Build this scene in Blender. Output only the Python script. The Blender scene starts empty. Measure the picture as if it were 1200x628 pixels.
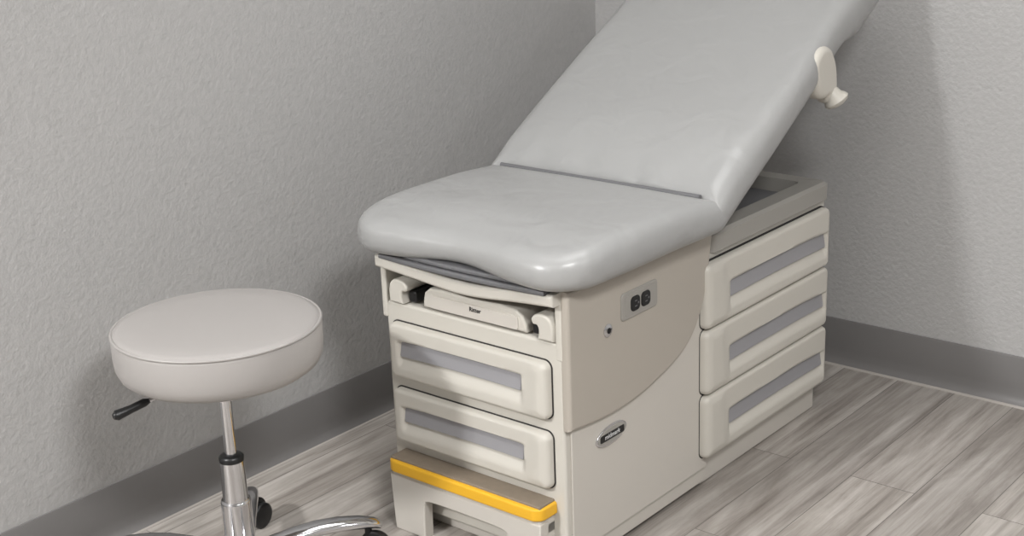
import bpy, bmesh, math
from mathutils import Vector, Matrix
sc=bpy.context.scene
try:
    sc.view_settings.view_transform='Standard'
except Exception: pass
COL=bpy.context.collection
# ---------------------------------------------------------------- materials
def srgb(r,g,b):
    f=lambda c:(c/255/12.92) if c/255<=.04045 else ((c/255+.055)/1.055)**2.4
    return (f(r),f(g),f(b),1)
def mat(name,col,rough=.5,metal=0,bump=None,coat=0,spec=.5,var=0.0,varscale=8,bump2=None):
    m=bpy.data.materials.new(name);m.use_nodes=True;nt=m.node_tree
    b=nt.nodes['Principled BSDF'];b.inputs['Base Color'].default_value=col
    b.inputs['Roughness'].default_value=rough;b.inputs['Metallic'].default_value=metal
    b.inputs['Specular IOR Level'].default_value=spec
    if coat: b.inputs['Coat Weight'].default_value=coat;b.inputs['Coat Roughness'].default_value=.25
    tc=nt.nodes.new('ShaderNodeTexCoord')
    if var:
        n=nt.nodes.new('ShaderNodeTexNoise');n.inputs['Scale'].default_value=varscale;n.inputs['Detail'].default_value=5
        r=nt.nodes.new('ShaderNodeValToRGB')
        r.color_ramp.elements[0].position=.3;r.color_ramp.elements[1].position=.7
        r.color_ramp.elements[0].color=[c*(1-var) for c in col[:3]]+[1]
        r.color_ramp.elements[1].color=[min(1,c*(1+var)) for c in col[:3]]+[1]
        nt.links.new(tc.outputs['Object'],n.inputs['Vector']);nt.links.new(n.outputs['Fac'],r.inputs[0]);nt.links.new(r.outputs[0],b.inputs['Base Color'])
    prev=None
    for bb in (bump,bump2):
        if not bb: continue
        sca,st,dist=bb
        n=nt.nodes.new('ShaderNodeTexNoise');n.inputs['Scale'].default_value=sca;n.inputs['Detail'].default_value=3 if bb is bump else 1.5
        if bb is bump2: n.inputs['Distortion'].default_value=.6
        bp=nt.nodes.new('ShaderNodeBump');bp.inputs['Strength'].default_value=st;bp.inputs['Distance'].default_value=dist
        nt.links.new(tc.outputs['Object'],n.inputs['Vector']);nt.links.new(n.outputs['Fac'],bp.inputs['Height'])
        if prev: nt.links.new(prev.outputs[0],bp.inputs['Normal'])
        nt.links.new(bp.outputs[0],b.inputs['Normal']);prev=bp
    return m
M_wall=mat('wall_paint',srgb(176,175,174),.5,bump=(95,.65,.0029),var=.035,varscale=65,spec=.4)
M_ceil=mat('ceiling_paint',srgb(225,225,225),.9)
M_base=mat('baseboard_vinyl',srgb(117,115,114),.42,bump=(30,.1,.002))
M_trim=mat('trim_caulk',srgb(168,162,156),.6)
M_vinyl=mat('grey_vinyl',srgb(157,157,156),.32,bump=(420,.12,.0008),spec=.5,bump2=(12,.6,.009))
M_svinyl=mat('stool_vinyl',srgb(161,157,154),.42,bump=(420,.15,.0008))
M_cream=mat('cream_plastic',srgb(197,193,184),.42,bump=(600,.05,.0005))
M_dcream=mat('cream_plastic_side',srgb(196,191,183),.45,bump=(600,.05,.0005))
M_upper_shaded=mat('cream_panel_shaded',srgb(172,165,155),.45,bump=(600,.05,.0005))  # darkened cream: shading of the upper panel put into its colour
M_taupe=mat('taupe_plastic',srgb(152,149,143),.5,bump=(500,.1,.0005))
M_strip=mat('grey_strip',srgb(146,145,148),.4)
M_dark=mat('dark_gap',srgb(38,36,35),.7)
M_dgrey=mat('dark_grey_plastic',srgb(104,104,106),.5)
M_black=mat('black_plastic',srgb(18,18,19),.38)
M_chrome=mat('chrome',srgb(215,215,217),.12,metal=1)
M_yellow=mat('yellow_plastic',srgb(228,174,40),.5)
M_tread=mat('tread_rubber',srgb(130,118,103),.7,bump=(300,.3,.001),var=.05,varscale=60)
M_white=mat('white_print',srgb(225,225,225),.5)
def floor_mat():
    m=bpy.data.materials.new('wood_plank_vinyl');m.use_nodes=True;nt=m.node_tree;N=nt.nodes;Lk=nt.links
    b=N['Principled BSDF'];b.inputs['Roughness'].default_value=.40;b.inputs['Specular IOR Level'].default_value=.5
    tc=N.new('ShaderNodeTexCoord');mp=N.new('ShaderNodeMapping');mp.inputs['Rotation'].default_value=(0,0,math.radians(90))
    mp.inputs['Location'].default_value=(.35,.07,0)
    Lk.new(tc.outputs['Object'],mp.inputs['Vector'])
    br=N.new('ShaderNodeTexBrick');br.offset=.37;br.inputs['Scale'].default_value=1
    br.inputs['Brick Width'].default_value=1.2;br.inputs['Row Height'].default_value=.165;br.inputs['Mortar Size'].default_value=.0010
    br.inputs['Color1'].default_value=(0,0,0,1);br.inputs['Color2'].default_value=(1,1,1,1);br.inputs['Mortar'].default_value=(.5,.5,.5,1)
    br.inputs['Mortar Smooth'].default_value=.1
    Lk.new(mp.outputs[0],br.inputs['Vector'])
    sc2=N.new('ShaderNodeVectorMath');sc2.operation='SCALE';sc2.inputs['Scale'].default_value=37
    Lk.new(br.outputs['Color'],sc2.inputs[0])
    def grain(mul,detail,rough,dist):
        sp=N.new('ShaderNodeVectorMath');sp.operation='MULTIPLY';sp.inputs[1].default_value=mul
        ad=N.new('ShaderNodeVectorMath');ad.operation='ADD'
        Lk.new(mp.outputs[0],sp.inputs[0]);Lk.new(sp.outputs[0],ad.inputs[0]);Lk.new(sc2.outputs[0],ad.inputs[1])
        n=N.new('ShaderNodeTexNoise');n.inputs['Scale'].default_value=1.0;n.inputs['Detail'].default_value=detail;n.inputs['Roughness'].default_value=rough;n.inputs['Distortion'].default_value=dist
        Lk.new(ad.outputs[0],n.inputs['Vector']);return n
    n1=grain((1.8,32,1),11,.70,.35)
    n2=grain((1.5,7,1),5,.6,1.0)
    r1=N.new('ShaderNodeValToRGB');e=r1.color_ramp.elements
    e[0].position=.29;e[0].color=srgb(120,113,107);e[1].position=.70;e[1].color=srgb(194,189,184)
    x=e.new(.48);x.color=srgb(163,157,151)
    Lk.new(n1.outputs['Fac'],r1.inputs[0])
    r2=N.new('ShaderNodeValToRGB');e=r2.color_ramp.elements
    e[0].position=.34;e[0].color=(.60,.58,.56,1);e[1].position=.62;e[1].color=(1.0,1.0,1.0,1)
    Lk.new(n2.outputs['Fac'],r2.inputs[0])
    mx=N.new('ShaderNodeMix');mx.data_type='RGBA';mx.blend_type='MULTIPLY';mx.inputs[0].default_value=.85
    Lk.new(r1.outputs[0],mx.inputs[6]);Lk.new(r2.outputs[0],mx.inputs[7])
    r3=N.new('ShaderNodeValToRGB');r3.color_ramp.elements[0].color=(.83,.825,.82,1);r3.color_ramp.elements[1].color=(1.12,1.12,1.11,1)
    Lk.new(br.outputs['Color'],r3.inputs[0])
    mx2=N.new('ShaderNodeMix');mx2.data_type='RGBA';mx2.blend_type='MULTIPLY';mx2.inputs[0].default_value=1
    Lk.new(mx.outputs[2],mx2.inputs[6]);Lk.new(r3.outputs[0],mx2.inputs[7])
    mx3=N.new('ShaderNodeMix');mx3.data_type='RGBA';mx3.inputs[7].default_value=srgb(94,89,85)
    Lk.new(br.outputs['Fac'],mx3.inputs[0]);Lk.new(mx2.outputs[2],mx3.inputs[6]);Lk.new(mx3.outputs[2],b.inputs['Base Color'])
    bp=N.new('ShaderNodeBump');bp.inputs['Strength'].default_value=.12;bp.inputs['Distance'].default_value=.001
    Lk.new(n1.outputs['Fac'],bp.inputs['Height']);Lk.new(bp.outputs[0],b.inputs['Normal'])
    return m
M_floor=floor_mat()
# ---------------------------------------------------------------- mesh helpers
def finish(bm,name,m,parent=None,wn=True,ang=38):
    bmesh.ops.remove_doubles(bm,verts=bm.verts,dist=1e-6)
    bmesh.ops.recalc_face_normals(bm,faces=bm.faces)
    for f in bm.faces:f.smooth=True
    for e in bm.edges:
        if len(e.link_faces)==2 and e.calc_face_angle(0)>math.radians(ang): e.smooth=False
    me=bpy.data.meshes.new(name);bm.to_mesh(me);bm.free();me.materials.append(m)
    o=bpy.data.objects.new(name,me);COL.objects.link(o)
    if wn:
        w=o.modifiers.new('wn','WEIGHTED_NORMAL');w.keep_sharp=True
    if parent is not None:
        o.parent=parent
        if parent.type=='EMPTY': o.matrix_parent_inverse=Matrix.Translation(-parent.location)
    return o
def empty(name,loc):
    o=bpy.data.objects.new(name,None);o.location=loc;COL.objects.link(o);o.empty_display_size=.1;return o
def add_box(bm,x0,x1,y0,y1,z0,z1,bev=.003,seg=3):
    r=bmesh.ops.create_cube(bm,size=1)
    vs=r['verts'];bmesh.ops.scale(bm,vec=(x1-x0,y1-y0,z1-z0),verts=vs)
    bmesh.ops.translate(bm,vec=((x0+x1)/2,(y0+y1)/2,(z0+z1)/2),verts=vs)
    if bev:
        es=list({e for v in vs for e in v.link_edges})
        bmesh.ops.bevel(bm,geom=es,offset=bev,segments=seg,profile=.5,affect='EDGES')
def add_prism(bm,pts,frame,d0,d1,bev=.003,seg=3):
    """pts 2D polygon; frame(u,v,d)->Vector"""
    a=[bm.verts.new(frame(u,v,d0)) for u,v in pts];b=[bm.verts.new(frame(u,v,d1)) for u,v in pts]
    fa=bm.faces.new(a);fb=bm.faces.new(list(reversed(b)));n=len(pts);fs=[fa,fb]
    for i in range(n): fs.append(bm.faces.new((a[i],b[i],b[(i+1)%n],a[(i+1)%n])))
    bmesh.ops.recalc_face_normals(bm,faces=fs)
    if bev:
        bmesh.ops.bevel(bm,geom=list(fb.edges)+list(fa.edges),offset=bev,segments=seg,profile=.5,affect='EDGES')
def rrect(cx,cy,hw,hh,r,n=8):
    P=[]
    for k,(sx,sy) in enumerate(((1,1),(-1,1),(-1,-1),(1,-1))):
        for i in range(n+1):
            t=math.pi/2*(k+i/n);P.append((cx+sx*(hw-r)+r*math.cos(t),cy+sy*(hh-r)+r*math.sin(t)))
    return P
def ell(cx,cy,a,b,n=32,rot=0):
    return [(cx+a*math.cos(t)*math.cos(rot)-b*math.sin(t)*math.sin(rot),cy+a*math.cos(t)*math.sin(rot)+b*math.sin(t)*math.cos(rot)) for t in [2*math.pi*i/n for i in range(n)]]
def smooth_poly(pts,closed=False,n=6):
    out=[];N=len(pts)
    g=lambda i: pts[i%N] if closed else pts[min(max(i,0),N-1)]
    for i in range(N if closed else N-1):
        p0,p1,p2,p3=map(Vector,(g(i-1),g(i),g(i+1),g(i+2)))
        for k in range(n):
            t=k/n
            out.append(tuple(.5*((2*p1)+(p2-p0)*t+(2*p0-5*p1+4*p2-p3)*t*t+(3*p1-p0-3*p2+p3)*t**3)))
    if not closed: out.append(tuple(pts[-1]))
    return out
FX=lambda u,v,d:Vector((d,u,v))     # side plane: u=y v=z d=x
FY=lambda u,v,d:Vector((u,-d,v))    # front plane: u=x v=z d outward(-y)
FZ=lambda u,v,d:Vector((u,v,d))
def add_lathe(bm,prof,c,axis=Vector((0,0,1)),seg=40):
    axis=Vector(axis).normalized();q=Vector((0,0,1)).rotation_difference(axis);c=Vector(c);rings=[]
    for r,h in prof:
        if r<1e-6: rings.append([bm.verts.new(c+q@Vector((0,0,h)))])
        else: rings.append([bm.verts.new(c+q@Vector((r*math.cos(2*math.pi*i/seg),r*math.sin(2*math.pi*i/seg),h))) for i in range(seg)])
    for a,b in zip(rings,rings[1:]):
        for i in range(seg):
            j=(i+1)%seg
            if len(a)==1 and len(b)==1: continue
            if len(a)==1: bm.faces.new((a[0],b[i],b[j]))
            elif len(b)==1: bm.faces.new((a[i],a[j],b[0]))
            else: bm.faces.new((a[i],a[j],b[j],b[i]))
def add_tube(bm,pts,rad,seg=16,flat=1.0,side=None):
    pts=[Vector(p) for p in pts];n=len(pts);rings=[]
    for i,p in enumerate(pts):
        t=(pts[min(i+1,n-1)]-pts[max(i-1,0)]).normalized()
        s=side if side is not None else (Vector((0,0,1)) if abs(t.z)<.9 else Vector((1,0,0)))
        a=t.cross(s).normalized();b=a.cross(t).normalized()
        r=rad[i] if isinstance(rad,(list,tuple)) else rad
        rings.append([bm.verts.new(p+a*r*math.cos(2*math.pi*k/seg)+b*r*flat*math.sin(2*math.pi*k/seg)) for k in range(seg)])
    for A,B in zip(rings,rings[1:]):
        for k in range(seg): bm.faces.new((A[k],A[(k+1)%seg],B[(k+1)%seg],B[k]))
    bm.faces.new(rings[0]);bm.faces.new(rings[-1])
def sst(a,b,x):
    t=min(1,max(0,(x-a)/(b-a)));return t*t*(3-2*t)
def add_panel(bm,O,U,V,Nn,W,H,fn,rc,nu=72,nv=36,back=-.004):
    """height-field panel with rounded corners: fn(u,v,edge_distance)->n"""
    O,U,V,Nn=map(Vector,(O,U,V,Nn));g=[]
    def sp(n):   # denser near the ends
        return [0.5-0.5*math.cos(math.pi*i/n)*(.35)-0.5*(1-2*i/n)*.65 for i in range(n+1)]
    us=[W*t for t in sp(nu)];vs=[H*t for t in sp(nv)]
    for v in vs:
        row=[]
        for u in us:
            uu,vv=u,v;cx=min(max(u,rc),W-rc);cy=min(max(v,rc),H-rc);dx,dy=u-cx,v-cy;d=math.hypot(dx,dy)
            if dx and dy:
                m=max(abs(dx),abs(dy));uu=cx+dx/d*m;vv=cy+dy/d*m;d=m
            e=(rc-d) if (dx or dy) else min(u,W-u,v,H-v)
            row.append(bm.verts.new(O+U*uu+V*vv+Nn*fn(uu,vv,e)))
        g.append(row)
    for j in range(nv):
        for i in range(nu): bm.faces.new((g[j][i],g[j][i+1],g[j+1][i+1],g[j+1][i]))
    rim=g[0][:]+[g[j][-1] for j in range(1,nv+1)]+g[-1][-2::-1]+[g[j][0] for j in range(nv-1,0,-1)]
    bk=[]
    for v in rim:
        c=v.co-O;n=c.dot(Nn);bk.append(bm.verts.new(v.co+Nn*(back-n)))
    n=len(rim)
    for i in range(n): bm.faces.new((rim[i],bk[i],bk[(i+1)%n],rim[(i+1)%n]))
    bm.faces.new(bk)
def edge_round(e,T,R):
    k=max(0,min(R,R-e))/R
    return T-R*(1-math.sqrt(max(0,1-k*k)))
# ---------------------------------------------------------------- room
XW,YW,XR,YF,HC=-.963,1.433,4.2,-4.9,2.6
def struct(o): o['kind']='structure';return o
def slab(name,x0,x1,y0,y1,z0,z1,m,bev=0):
    bm=bmesh.new();add_box(bm,x0,x1,y0,y1,z0,z1,bev);return struct(finish(bm,name,m,wn=False))
slab('floor',XW-.1,XR+.1,YF-.1,YW+.1,-.1,0,M_floor)
slab('ceiling',XW-.1,XR+.1,YF-.1,YW+.1,HC,HC+.1,M_ceil)
slab('wall_left',XW-.1,XW,YF-.1,YW+.1,0,HC,M_wall)
slab('wall_back',XW,XR,YW,YW+.1,0,HC,M_wall)
slab('wall_right',XR,XR+.1,YF-.1,YW+.1,0,HC,M_wall)
slab('wall_front',XW,XR,YF-.1,YF,0,HC,M_wall)
HB=.139
def bboard(name,frame,a,b,m,prof):
    bm=bmesh.new();A=[bm.verts.new(frame(a,d,z)) for d,z in prof];B=[bm.verts.new(frame(b,d,z)) for d,z in prof]
    bm.faces.new(A);bm.faces.new(B);n=len(prof)
    for i in range(n): bm.faces.new((A[i],B[i],B[(i+1)%n],A[(i+1)%n]))
    struct(finish(bm,name,m,wn=False))
pb=[(0,0),(.018,0),(.018,.004),(.014,.009),(.010,.015),(.0065,.026),(.0055,.05),(.0055,HB-.004),(.004,HB),(0,HB)]
pt=[(.018,0),(.024,0),(.0225,.003),(.018,.005)]
bboard('baseboard_left',lambda s,d,z:Vector((XW+d,s,z)),YF,YW,M_base,pb)
bboard('baseboard_back',lambda s,d,z:Vector((s,YW-d,z)),XW+.018,XR,M_base,pb)
bboard('trim_1',lambda s,d,z:Vector((XW+d,s,z)),YF,YW-.018,M_trim,pt)
bboard('trim_2',lambda s,d,z:Vector((s,YW-d,z)),XW+.024,XR,M_trim,pt)
# ---------------------------------------------------------------- exam table
T=empty('exam_table',(-.257,.55,0));T['category']='exam table'
T['label']='cream medical exam table with grey vinyl cushions, drawers and raised backrest'
X0=-.515
bm=bmesh.new()
add_box(bm,X0+.008,-.004,.004,.555,.035,.540,.008)           # lower front block
add_box(bm,X0,X0+.016,.0,.56,.50,.655,.005)                   # left cheek
add_box(bm,-.022,-.003,.003,.56,.50,.655,.005)                # right cheek
add_box(bm,X0+.01,-.01,.20,.56,.53,.650,.004)                 # inner back
add_box(bm,X0+.004,-.004,.012,.56,.628,.656,.004)             # top deck
add_box(bm,X0+.002,-.006,.55,1.128,.06,.588,.006)             # rear block
finish(bm,'cabinet_body',M_cream,T)
bm=bmesh.new();add_box(bm,X0+.03,-.022,.03,.548,.0,.04,.004);add_box(bm,X0+.03,-.012,.54,1.11,.0,.065,.005)
finish(bm,'base_plinth',M_dcream,T)
bm=bmesh.new()
add_prism(bm,[(.022,.05),(.548,.05),(.548,.60),(.022,.60)],FX,-.012,.001,.003)
add_prism(bm,[(.03,.012),(.55,.012),(.55,.047),(.03,.047)],FX,-.03,-.004,.003)
finish(bm,'lower_side_panel',M_dcream,T)
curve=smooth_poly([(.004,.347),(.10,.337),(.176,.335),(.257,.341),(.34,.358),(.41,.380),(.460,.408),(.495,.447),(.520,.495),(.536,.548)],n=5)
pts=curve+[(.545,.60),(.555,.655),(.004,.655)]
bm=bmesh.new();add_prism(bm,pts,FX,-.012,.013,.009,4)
finish(bm,'upper_side_panel',M_upper_shaded,T)
# grey rear rail: one ring with a recess
bm=bmesh.new()
def ringrail(z0,z1,xa,xb,ya,yb,t,bev):
    o=rrect((xa+xb)/2,(ya+yb)/2,(xb-xa)/2,(yb-ya)/2,.02,5);i=rrect((xa+xb)/2,(ya+yb)/2,(xb-xa)/2-t,(yb-ya)/2-t,.02,5);n=len(o)
    V=[[bm.verts.new((x,y,z)) for x,y in P] for P,z in ((o,z0),(o,z1-bev),([(xa+(xb-xa)*.5+(x-(xa+xb)/2)*(1-bev/((xb-xa)/2)),(ya+yb)/2+(y-(ya+yb)/2)*(1-bev/((yb-ya)/2))) for x,y in o],z1),(i,z1),(i,z0+.004))]
    for A,B in zip(V,V[1:]):
        for k in range(n): bm.faces.new((A[k],A[(k+1)%n],B[(k+1)%n],B[k]))
    bm.faces.new(V[-1])
ringrail(.586,.634,X0-.002,.004,.565,1.135,.055,.008)
finish(bm,'rear_rail',M_taupe,T,wn=False)
bm=bmesh.new();add_box(bm,X0+.06,-.060,.63,1.075,.588,.600,.002);finish(bm,'rail_recess',M_dgrey,T)
# ---- drawers
def drawer(O,U,W,H,pad_low,N_):
    V=Vector((0,0,1));side=W>.5
    pw=.088 if side else .050
    ch0=pw+.022;ch1=W-(.014 if side else .028)
    zc=H*.47 if side else H*.55      # strip centre
    sh=.0185 if side else .0170
    bow=lambda u: -.004*(2*(u-W/2)/W)**2      # gentle bow of the grip
    def fn(u,v,e):
        p=u if pad_low else W-u
        n=edge_round(e,.020,.009)
        wv=.5+.5*math.cos(math.pi*min(1,max(0,v/H)))          # pad swells lower down
        pe=pw-.010+.020*wv
        lip=sst(pe-.026,pe+.014,p)
        n+=.005*(1-lip)*sst(.0,.024,e)
        v2=v-bow(u)
        a=sst(ch0-.006,ch0,p)*sst(-.001,.005,ch1+.002-p)
        b=sst(zc-sh-.032,zc-sh,v2)*(1-sst(zc+sh+.001,zc+sh+.0055,v2))
        n-=.012*a*b
        return n
    bm=bmesh.new();add_panel(bm,O,U,V,N_,W,H,fn,.017)
    d=finish(bm,'drawer',M_cream,T,wn=False,ang=60)
    Ov=Vector(O);Uv=Vector(U);Nv=Vector(N_)
    fr=lambda u,v,dd:Ov+Uv*u+V*v+Nv*dd
    bm=bmesh.new();add_prism(bm,rrect(W/2,H/2,W/2+.0026,H/2+.0026,.019),fr,-.004,.0015,0)
    finish(bm,'drawer_gap_shade',M_dark,d,wn=False)  # dark sheet painting the shaded gap around the drawer, not a real seal
    a0,a1=(ch0,ch1-.002) if pad_low else (W-ch1+.002,W-ch0)
    bm=bmesh.new()
    def fs(u,v,dd):
        t=(v-(zc-sh))/(2*sh)
        return Ov+Uv*u+V*(v+bow(u))+Nv*(dd+.0155-.006*t)
    rr_=rrect((a0+a1)/2,zc,(a1-a0)/2,sh,.004,4);P=[]
    for i,(u,v) in enumerate(rr_):
        P.append((u,v));nu_,nv_=rr_[(i+1)%len(rr_)]
        if abs(nu_-u)>.1:
            for k in range(1,16): P.append((u+(nu_-u)*k/16,v+(nv_-v)*k/16))
    add_prism(bm,P,fs,-.006,0,.001,1)
    s=finish(bm,'handle_strip',M_strip,d,wn=False);s['label']='grey plastic pull strip'
for z0,z1 in ((.367,.497),(.207,.337)):
    drawer((-.486,.0035,z0),(1,0,0),.453,z1-z0,False,(0,-1,0))
for z0,z1 in ((.412,.570),(.247,.408),(.082,.243)):
    drawer((.0,.516,z0),(0,1,0),.597,z1-z0,True,(1,0,0))
# ---- front opening parts
top=smooth_poly([(-.508,.652),(-.42,.647),(-.30,.638),(-.257,.637),(-.2,.638),(-.10,.647),(-.006,.652)],n=5)
botm=smooth_poly([(-.006,.626),(-.10,.619),(-.2,.609),(-.257,.607),(-.30,.609),(-.42,.619),(-.508,.626)],n=5)
bm=bmesh.new();add_prism(bm,top+botm,FY,-.012,.024,.008)
finish(bm,'front_lip',M_cream,T)
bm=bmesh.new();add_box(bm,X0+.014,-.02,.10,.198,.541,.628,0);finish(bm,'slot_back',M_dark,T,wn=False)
bm=bmesh.new()
P=[]
for i in range(25):
    t=i/24;x=-.49+.466*t;P.append((x,-.026-.012*math.sin(math.pi*t)))
P+=[(-.024,.2),(-.49,.2)]
add_prism(bm,P,FZ,.648,.660,.004);P2=[(x,y+.006 if y<0 else y) for x,y in P];add_prism(bm,P2,FZ,.661,.672,.004);finish(bm,'footrest_pad',M_dgrey,T)
tp=[(-.385,.580),(-.37,.592),(-.33,.595),(-.257,.592),(-.17,.595),(-.125,.592),(-.108,.582),(-.098,.560),(-.098,.545),(-.390,.545),(-.390,.560)]
bm=bmesh.new();add_prism(bm,tp,FY,-.10,-.004,.006)
tr=finish(bm,'treatment_tray',M_cream,T)
bm=bmesh.new();add_prism(bm,rrect(-.243,.5635,.125,.0155,.008),FY,-.01,-.0015,.0012,2)
finish(bm,'tray_handle_panel',M_dcream,tr)
def arm(cx,flip):
    s=-1 if flip else 1
    P=smooth_poly([(-.026,.0),(-.027,.030),(-.018,.050),(.000,.056),(.020,.052),(.029,.041),(.024,.031),(.014,.030),(.010,.018),(.014,.0)],closed=False,n=4)
    P=[(cx+s*u,.543+v) for u,v in P]
    if s<0:P=P[::-1]
    bm=bmesh.new();add_prism(bm,P,FY,-.10,.006,.005)
    o=finish(bm,'stirrup_arm',M_cream,T)
    xa,xb=sorted((cx+.016*s,cx+.040*s))
    bm=bmesh.new();add_box(bm,xa,xb,.012,.09,.545,.572,.005);finish(bm,'arm_gap_dark',M_black,o)  # black box standing in for the dark hole between arm and tray
arm(-.458,False);arm(-.048,True)
def text(body,size,M4,m,parent,name,ex=.0006,bold=0):
    cu=bpy.data.curves.new('txt','FONT');cu.body=body;cu.size=size;cu.extrude=ex;cu.align_x='CENTER';cu.align_y='CENTER';cu.offset=bold
    t=bpy.data.objects.new('txt',cu);COL.objects.link(t);bpy.context.view_layer.update()
    me=bpy.data.meshes.new_from_object(t.evaluated_get(bpy.context.evaluated_depsgraph_get()))
    bpy.data.objects.remove(t);me.transform(M4);me.materials.clear();me.materials.append(m)
    o=bpy.data.objects.new(name,me);COL.objects.link(o);o.parent=parent
    if parent.type=='EMPTY': o.matrix_parent_inverse=Matrix.Translation(-parent.location)
    return o
Mf=Matrix.Translation((-.235,.0010,.569))@Matrix.Rotation(math.pi/2,4,'X')
text('Ritter',.014,Mf,M_black,tr,'lettering',bold=.0001)
# ---- outlet
bm=bmesh.new();add_prism(bm,rrect(.253,.567,.068,.031,.010),FX,.005,.0165,.003)
ou=finish(bm,'electrical_outlet',M_taupe,T)
bm=bmesh.new();add_prism(bm,rrect(.253,.567,.055,.023,.006),FX,.010,.0175,.001,2);finish(bm,'outlet_insert',M_taupe,ou)
for y in (.233,.272):
    bm=bmesh.new();add_prism(bm,rrect(y,.567,.0165,.0165,.010,6),FX,.012,.020,.0015,2)
    so=finish(bm,'socket',M_black,ou)
    bm=bmesh.new()
    for dz in(-.006,.006): add_box(bm,.0195,.0204,y-.004,y+.004,.567+dz-.0012,.567+dz+.0012,0)
    add_lathe(bm,[(0,0),(.0025,0),(.0025,.0008),(0,.0008)],(.0197,y+.009,.567),(1,0,0),12)
    finish(bm,'socket_slots',M_dgrey,so,wn=False)
bm=bmesh.new();add_lathe(bm,[(0,0),(.0145,0),(.0145,.003),(.011,.005),(0,.005)],(.012,.138,.533),(1,0,0),28);lk=finish(bm,'lock',M_chrome,T)
bm=bmesh.new();add_lathe(bm,[(0,0),(.0065,0),(.0065,.001),(0,.001)],(.0168,.138,.533),(1,0,0),20);add_box(bm,.0168,.0182,.1368,.1392,.527,.539,0);finish(bm,'keyhole',M_black,lk,wn=False)
# ---- badge
rot=math.radians(3)
bm=bmesh.new();add_prism(bm,ell(.159,.285,.056,.023,40,rot),FX,-.001,.005,.002);bd=finish(bm,'badge',M_chrome,T)
bm=bmesh.new();add_prism(bm,ell(.159,.285,.051,.0185,40,rot),FX,.003,.0058,.0006,1);finish(bm,'badge_inlay',M_taupe,bd)
bm=bmesh.new();add_prism(bm,rrect(.159,.285,.044,.0085,.004),FX,.005,.0064,.0003,1);finish(bm,'badge_band',M_black,bd)
Ms=Matrix.Translation((.0066,.159,.2855))@Matrix(((0,0,1,0),(1,0,0,0),(0,1,0,0),(0,0,0,1)))
text('midmark',.0155,Ms,M_white,bd,'lettering',.0003,0)
# ---- step
SL,SR=-.480,-.030
arch=smooth_poly([(-.375,.0),(-.373,.070),(-.370,.088),(-.355,.098),(-.25,.100),(-.145,.098),(-.130,.088),(-.127,.070),(-.125,.0)],n=4)
outer=[(SR-.008,.0),(SR-.003,.14),(SL+.004,.14),(SL+.012,.0)]
bm=bmesh.new();add_prism(bm,arch+outer,FY,.02,.050,.004)
add_box(bm,SL+.010,SL+.045,-.045,.05,.0,.135,.006);add_box(bm,SR-.045,SR-.008,-.045,.05,.0,.135,.006);add_box(bm,SL+.010,SR-.008,-.047,.02,.105,.155,.004)
sb=finish(bm,'step_body',M_dcream,T)
bm=bmesh.new()
def UP(r0):
    P=[(SL,.03)]
    for i in range(9):
        t=math.pi+math.pi/2*i/8;P.append((SL+r0+r0*math.cos(t),-.057+r0+r0*math.sin(t)))
    for i in range(9):
        t=1.5*math.pi+math.pi/2*i/8;P.append((SR-r0+r0*math.cos(t),-.057+r0+r0*math.sin(t)))
    return P+[(SR,.03)]
add_prism(bm,UP(.025),FZ,.148,.177,.005);finish(bm,'step_edge',M_yellow,sb)
bm=bmesh.new();add_box(bm,SL+.006,SR-.006,-.047,.03,.172,.182,.003);finish(bm,'step_tread',M_tread,sb)
# ---- cushions
def cushion(name,hw,L,Tk,rf,rb,R,fn,m,parent,post):
    """outline centred x=0, y 0..L ; rf/rb corner radii at y=0 / y=L"""
    ns=24;nc=9
    def ring(d):
        w=hw-d;y0=d;y1=L-d;A=max(rf-d,.008);B=max(rb-d,.006);P=[]
        cs=[(w-B,y1-B,0,B),(-w+B,y1-B,1,B),(-w+A,y0+A,2,A),(w-A,y0+A,3,A)]
        for k,(cx,cy,q,r) in enumerate(cs):
            arc=[(cx+r*math.cos(math.pi/2*(q+i/nc)),cy+r*math.sin(math.pi/2*(q+i/nc))) for i in range(nc+1)]
            P+=arc
            nx,ny,q2,rn=cs[(k+1)%4];s=(nx+rn*math.cos(math.pi/2*q2),ny+rn*math.sin(math.pi/2*q2));e=arc[-1]
            for i in range(1,ns): P.append((e[0]+(s[0]-e[0])*i/ns,e[1]+(s[1]-e[1])*i/ns))
        return P
    rings=[]
    K=14
    for k in range(K+1):
        ph=-math.pi/2+math.pi*k/K
        c=abs(math.cos(ph))**.8;s=math.sin(ph)
        rings.append((ring(R*(1-c)),Tk/2*(1+math.copysign(abs(s)**.8,s))))
    base=rings[-1][0];botr=rings[0][0];cy=L/2
    def inter(b,t,z): return ([(x*(1-t),cy+(y-cy)*(1-t)) for x,y in b],z)
    seq=[]
    for t in (.95,.7,.4,.15): seq.append(inter(botr,t,0))
    seq+=rings
    for t in (.04,.08,.13,.18,.24,.32,.4,.5,.6,.7,.8,.9,.96): seq.append(inter(base,t,Tk))
    bm=bmesh.new();G=[]
    for P,z in seq: G.append([bm.verts.new(post@Vector(fn(x,y,z))) for x,y in P])
    n=len(G[0])
    for A,B in zip(G,G[1:]):
        for i in range(n): bm.faces.new((A[i],A[(i+1)%n],B[(i+1)%n],B[i]))
    bm.faces.new(G[0]);bm.faces.new(G[-1])
    return finish(bm,name,m,parent,wn=False,ang=80)
HY,HZ=.462,.755
Y0=-.062;Ls=HY+.012-Y0
ST=.097
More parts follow.
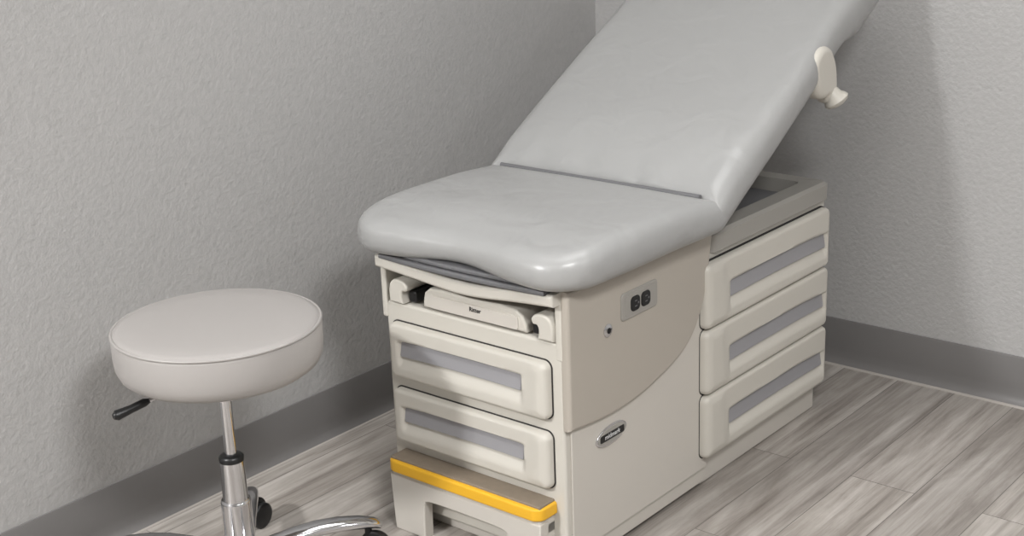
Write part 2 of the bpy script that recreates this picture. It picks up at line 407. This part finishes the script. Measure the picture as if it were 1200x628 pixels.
def seatf(x,y,z):
    fr=1-sst(0,.24,y);rr=sst(Ls-.16,Ls,y)
    q=x/.333;h=z/ST
    scoop=math.exp(-(q/.42)**2)
    yy=y+.032*fr*scoop                                   # shallow cut-out in the front edge
    xx=x*(1-.030*fr+.016*rr)
    zz=z+h*(.004*(1-q*q)-.020*fr*fr-.008*fr*scoop)
    zz+=(1-h)*fr*.010*scoop
    zz-=h*rr*(.006+.010*q**6)
    yy+=rr*.036*q**6
    return xx,yy,zz
cushion('seat_cushion',.333,Ls,ST,.110,.016,.048,seatf,M_vinyl,T,Matrix.Translation((-.255,Y0,.661)))
LB=.90
def backf(x,y,z):
    q=x/.335;h=z/.095
    lo=1-sst(0,.10,y)
    zz=z+h*(.006*(1-q*q)+.014*math.exp(-((y-.17)/.12)**2)*(1-q**4)-.006*math.exp(-((y-.48)/.15)**2)*(1-q*q)) -h*.010*lo
    pk=math.exp(-((y-.035)/.030)**2)
    zz+=h*pk*.0034*(math.sin(x*47+.6)+.7*math.sin(x*83+2.1))*(1-q**8)
    zz-=(1-h)*.024*sst(.64,.72,y)*(1-sst(.86,.9,y))
    k=1-.018*math.exp(-((y-.60)/.085)**2)-.022*sst(.2,.75,y)
    return x*k,y-.020*lo*q**6,zz
A=math.radians(30)
PM=Matrix.Translation((-.257,HY+.009+.088*math.sin(A),HZ-.006-.088*math.cos(A)))@Matrix.Rotation(A,4,'X')
cushion('backrest_cushion',.340,LB,.095,.016,.08,.046,backf,M_vinyl,T,PM)
bm=bmesh.new();add_tube(bm,[(-.545,HY+.007,.747),(.030,HY+.007,.747)],.0065)
add_box(bm,-.53,.015,HY-.004,HY+.018,.68,.743,.003)
finish(bm,'hinge_strip',M_dgrey,T)
bm=bmesh.new();add_box(bm,-.27,.27,.05,.86,-.022,.006,.006);bmesh.ops.transform(bm,matrix=PM,verts=bm.verts)
for x in(-.42,-.11): add_tube(bm,[(x,.66,.595),(x,.86,.80)],.014)
finish(bm,'backrest_shell',M_dgrey,T)
# side bracket of the paper roll holder
bm=bmesh.new()
add_tube(bm,[(-.03,.950,.934),(.02,.955,.937),(.050,.955,.939)],[.018,.022,.022])
P=smooth_poly([(.905,.992),(.942,1.014),(.980,1.006),(1.006,.970),(1.016,.928),(1.016,.888),(1.000,.868),(.982,.872),(.972,.888),(.955,.884),(.930,.892),(.912,.918),(.900,.955)],closed=True,n=4)
add_prism(bm,P,FX,.030,.080,.018,4)
kb=finish(bm,'paper_roll_bracket',M_cream,T)
bm=bmesh.new();add_lathe(bm,[(0,-.026),(.017,-.024),(.022,-.008),(.029,.0),(.032,.007),(.027,.015),(.014,.020),(0,.021)],(.076,1.004,.880),(.45,.30,-.84),28)
finish(bm,'bracket_knob',M_cream,kb)
# ---------------------------------------------------------------- stool
SX,SY=-.538,-.444
S=empty('rolling_stool',(SX,SY,0));S['category']='stool';S['label']='round grey vinyl rolling stool with chrome post and five-leg base'
bm=bmesh.new();R=.211;h0,h1=.517,.621
prof=[(0,h0),(R-.045,h0),(R-.022,h0+.004),(R-.009,h0+.014),(R-.002,h0+.030),(R,h0+.050),(R,h1-.016),(R-.002,h1-.008),(R-.007,h1-.003),(R-.018,h1),(R-.06,h1+.001),(R*.4,h1+.003),(0,h1+.003)]
add_lathe(bm,prof,(SX,SY,0),seg=80);se=finish(bm,'seat_cushion',M_svinyl,S,wn=False,ang=70)
bm=bmesh.new()
ringp=[(SX+(R-.002)*math.cos(t),SY+(R-.002)*math.sin(t),h1-.007) for t in [2*math.pi*i/80 for i in range(81)]]
add_tube(bm,ringp,.0033,8);finish(bm,'piping',M_svinyl,se,wn=False,ang=80)
bm=bmesh.new();add_box(bm,SX-.075,SX+.075,SY-.075,SY+.075,.508,.518,.004);add_lathe(bm,[(0,.46),(.02,.46),(.024,.508),(0,.508)],(SX,SY,0));finish(bm,'mounting_plate',M_black,S)
bm=bmesh.new();add_lathe(bm,[(0,.30),(.0125,.30),(.0125,.50),(0,.50)],(SX,SY,0));finish(bm,'piston_rod',M_chrome,S,ang=60)
bm=bmesh.new();add_lathe(bm,[(0,.08),(.032,.08),(.032,.215),(.0305,.22),(.0265,.223),(.0255,.312),(.020,.317),(0,.317)],(SX,SY,0));finish(bm,'gas_column',M_chrome,S,ang=60)
bm=bmesh.new();add_lathe(bm,[(.010,.310),(.0260,.310),(.0262,.319),(.021,.324),(.0138,.326),(.010,.326)],(SX,SY,0));finish(bm,'column_collar',M_black,S,ang=60)
bm=bmesh.new();add_tube(bm,[(SX,SY-.02,.500),(SX-.012,SY-.10,.502),(SX-.021,SY-.175,.500)],.0045);lv=finish(bm,'height_lever',M_chrome,S)
bm=bmesh.new();add_tube(bm,[(SX-.020,SY-.168,.500),(SX-.022,SY-.178,.499),(SX-.027,SY-.208,.494),(SX-.033,SY-.236,.490),(SX-.034,SY-.243,.489)],[.005,.0085,.0085,.0108,.006]);finish(bm,'lever_grip',M_black,lv)
bm=bmesh.new();add_lathe(bm,[(0,.05),(.030,.05),(.046,.060),(.048,.095),(.042,.110),(.033,.116),(0,.116)],(SX,SY,0));finish(bm,'base_hub',M_chrome,S,ang=60)
for k in range(5):
    a=math.radians(64+72*k);ux,uy=math.cos(a),math.sin(a)
    prof=[(.03,.086,.024),(.07,.096,.025),(.12,.104,.025),(.17,.107,.025),(.22,.104,.024),(.265,.097,.022),(.298,.088,.018),(.312,.080,.013)]
    bm=bmesh.new();add_tube(bm,[(SX+r*ux,SY+r*uy,z) for r,z,_ in prof],[w for _,_,w in prof],16,.62)
    lg=finish(bm,'base_leg',M_chrome,S,ang=60)
    r=.284;cx,cy=SX+r*ux,SY+r*uy;ca=a+.9;dx,dy=math.cos(ca),math.sin(ca)
    ox,oy=cx+dy*.012,cy-dx*.012
    bm=bmesh.new();add_lathe(bm,[(0,.050),(.008,.050),(.008,.086),(0,.086)],(cx,cy,0),seg=16)
    add_lathe(bm,[(0,-.008),(.026,-.008),(.032,-.005),(.032,.005),(.026,.008),(0,.008)],(ox,oy,.040),(dx,dy,0),24)
    cs=finish(bm,'caster',M_black,lg,ang=60)
    for s in(-1,1):
        bm=bmesh.new();add_lathe(bm,[(0,-.009),(.025,-.009),(.031,-.005),(.031,.005),(.025,.009),(0,.009)],(ox+s*dx*.018,oy+s*dy*.018,.031),(dx,dy,0),28)
        finish(bm,'wheel',M_black,cs,ang=60)
# ---------------------------------------------------------------- lights
def area(loc,rot,sx,sy,p,col=(1,.998,.995)):
    l=bpy.data.lights.new('lamp_or_fill','AREA');l.shape='RECTANGLE';l.size=sx;l.size_y=sy;l.energy=p;l.color=col
    o=bpy.data.objects.new('lamp_or_fill',l);o.location=loc;o.rotation_euler=rot;COL.objects.link(o)
area((-.72,-3.3,2.57),(0,0,0),.35,.4,162)
area((1.9,-1.3,2.57),(0,0,0),.6,.6,88)
area((2.8,.3,2.57),(0,0,0),.5,.5,14)
area((.2,.2,2.57),(0,0,0),1.2,1.2,17)  # added overhead fill to lift the walls, not a known lamp
w=bpy.data.worlds.new('w');sc.world=w;w.use_nodes=True;w.node_tree.nodes['Background'].inputs[0].default_value=(.8,.8,.8,1);w.node_tree.nodes['Background'].inputs[1].default_value=.3
# ---------------------------------------------------------------- camera
th,ro,ya=.316,-.039,.703
fw=Vector((-math.sin(ya)*math.cos(th),math.cos(ya)*math.cos(th),-math.sin(th)))
rt=Vector((math.cos(ya),math.sin(ya),0));up=rt.cross(fw)
r2=math.cos(ro)*rt+math.sin(ro)*up;u2=-math.sin(ro)*rt+math.cos(ro)*up
cd=bpy.data.cameras.new('camera');co=bpy.data.objects.new('camera',cd);COL.objects.link(co);sc.camera=co
cd.sensor_width=36;cd.lens=1662.712*36/1200;cd.clip_start=.05
m=Matrix.Identity(4)
for i in range(3): m[i][0]=r2[i];m[i][1]=u2[i];m[i][2]=-fw[i]
m[0][3],m[1][3],m[2][3]=1.667,-2.116,1.591
co.matrix_world=m
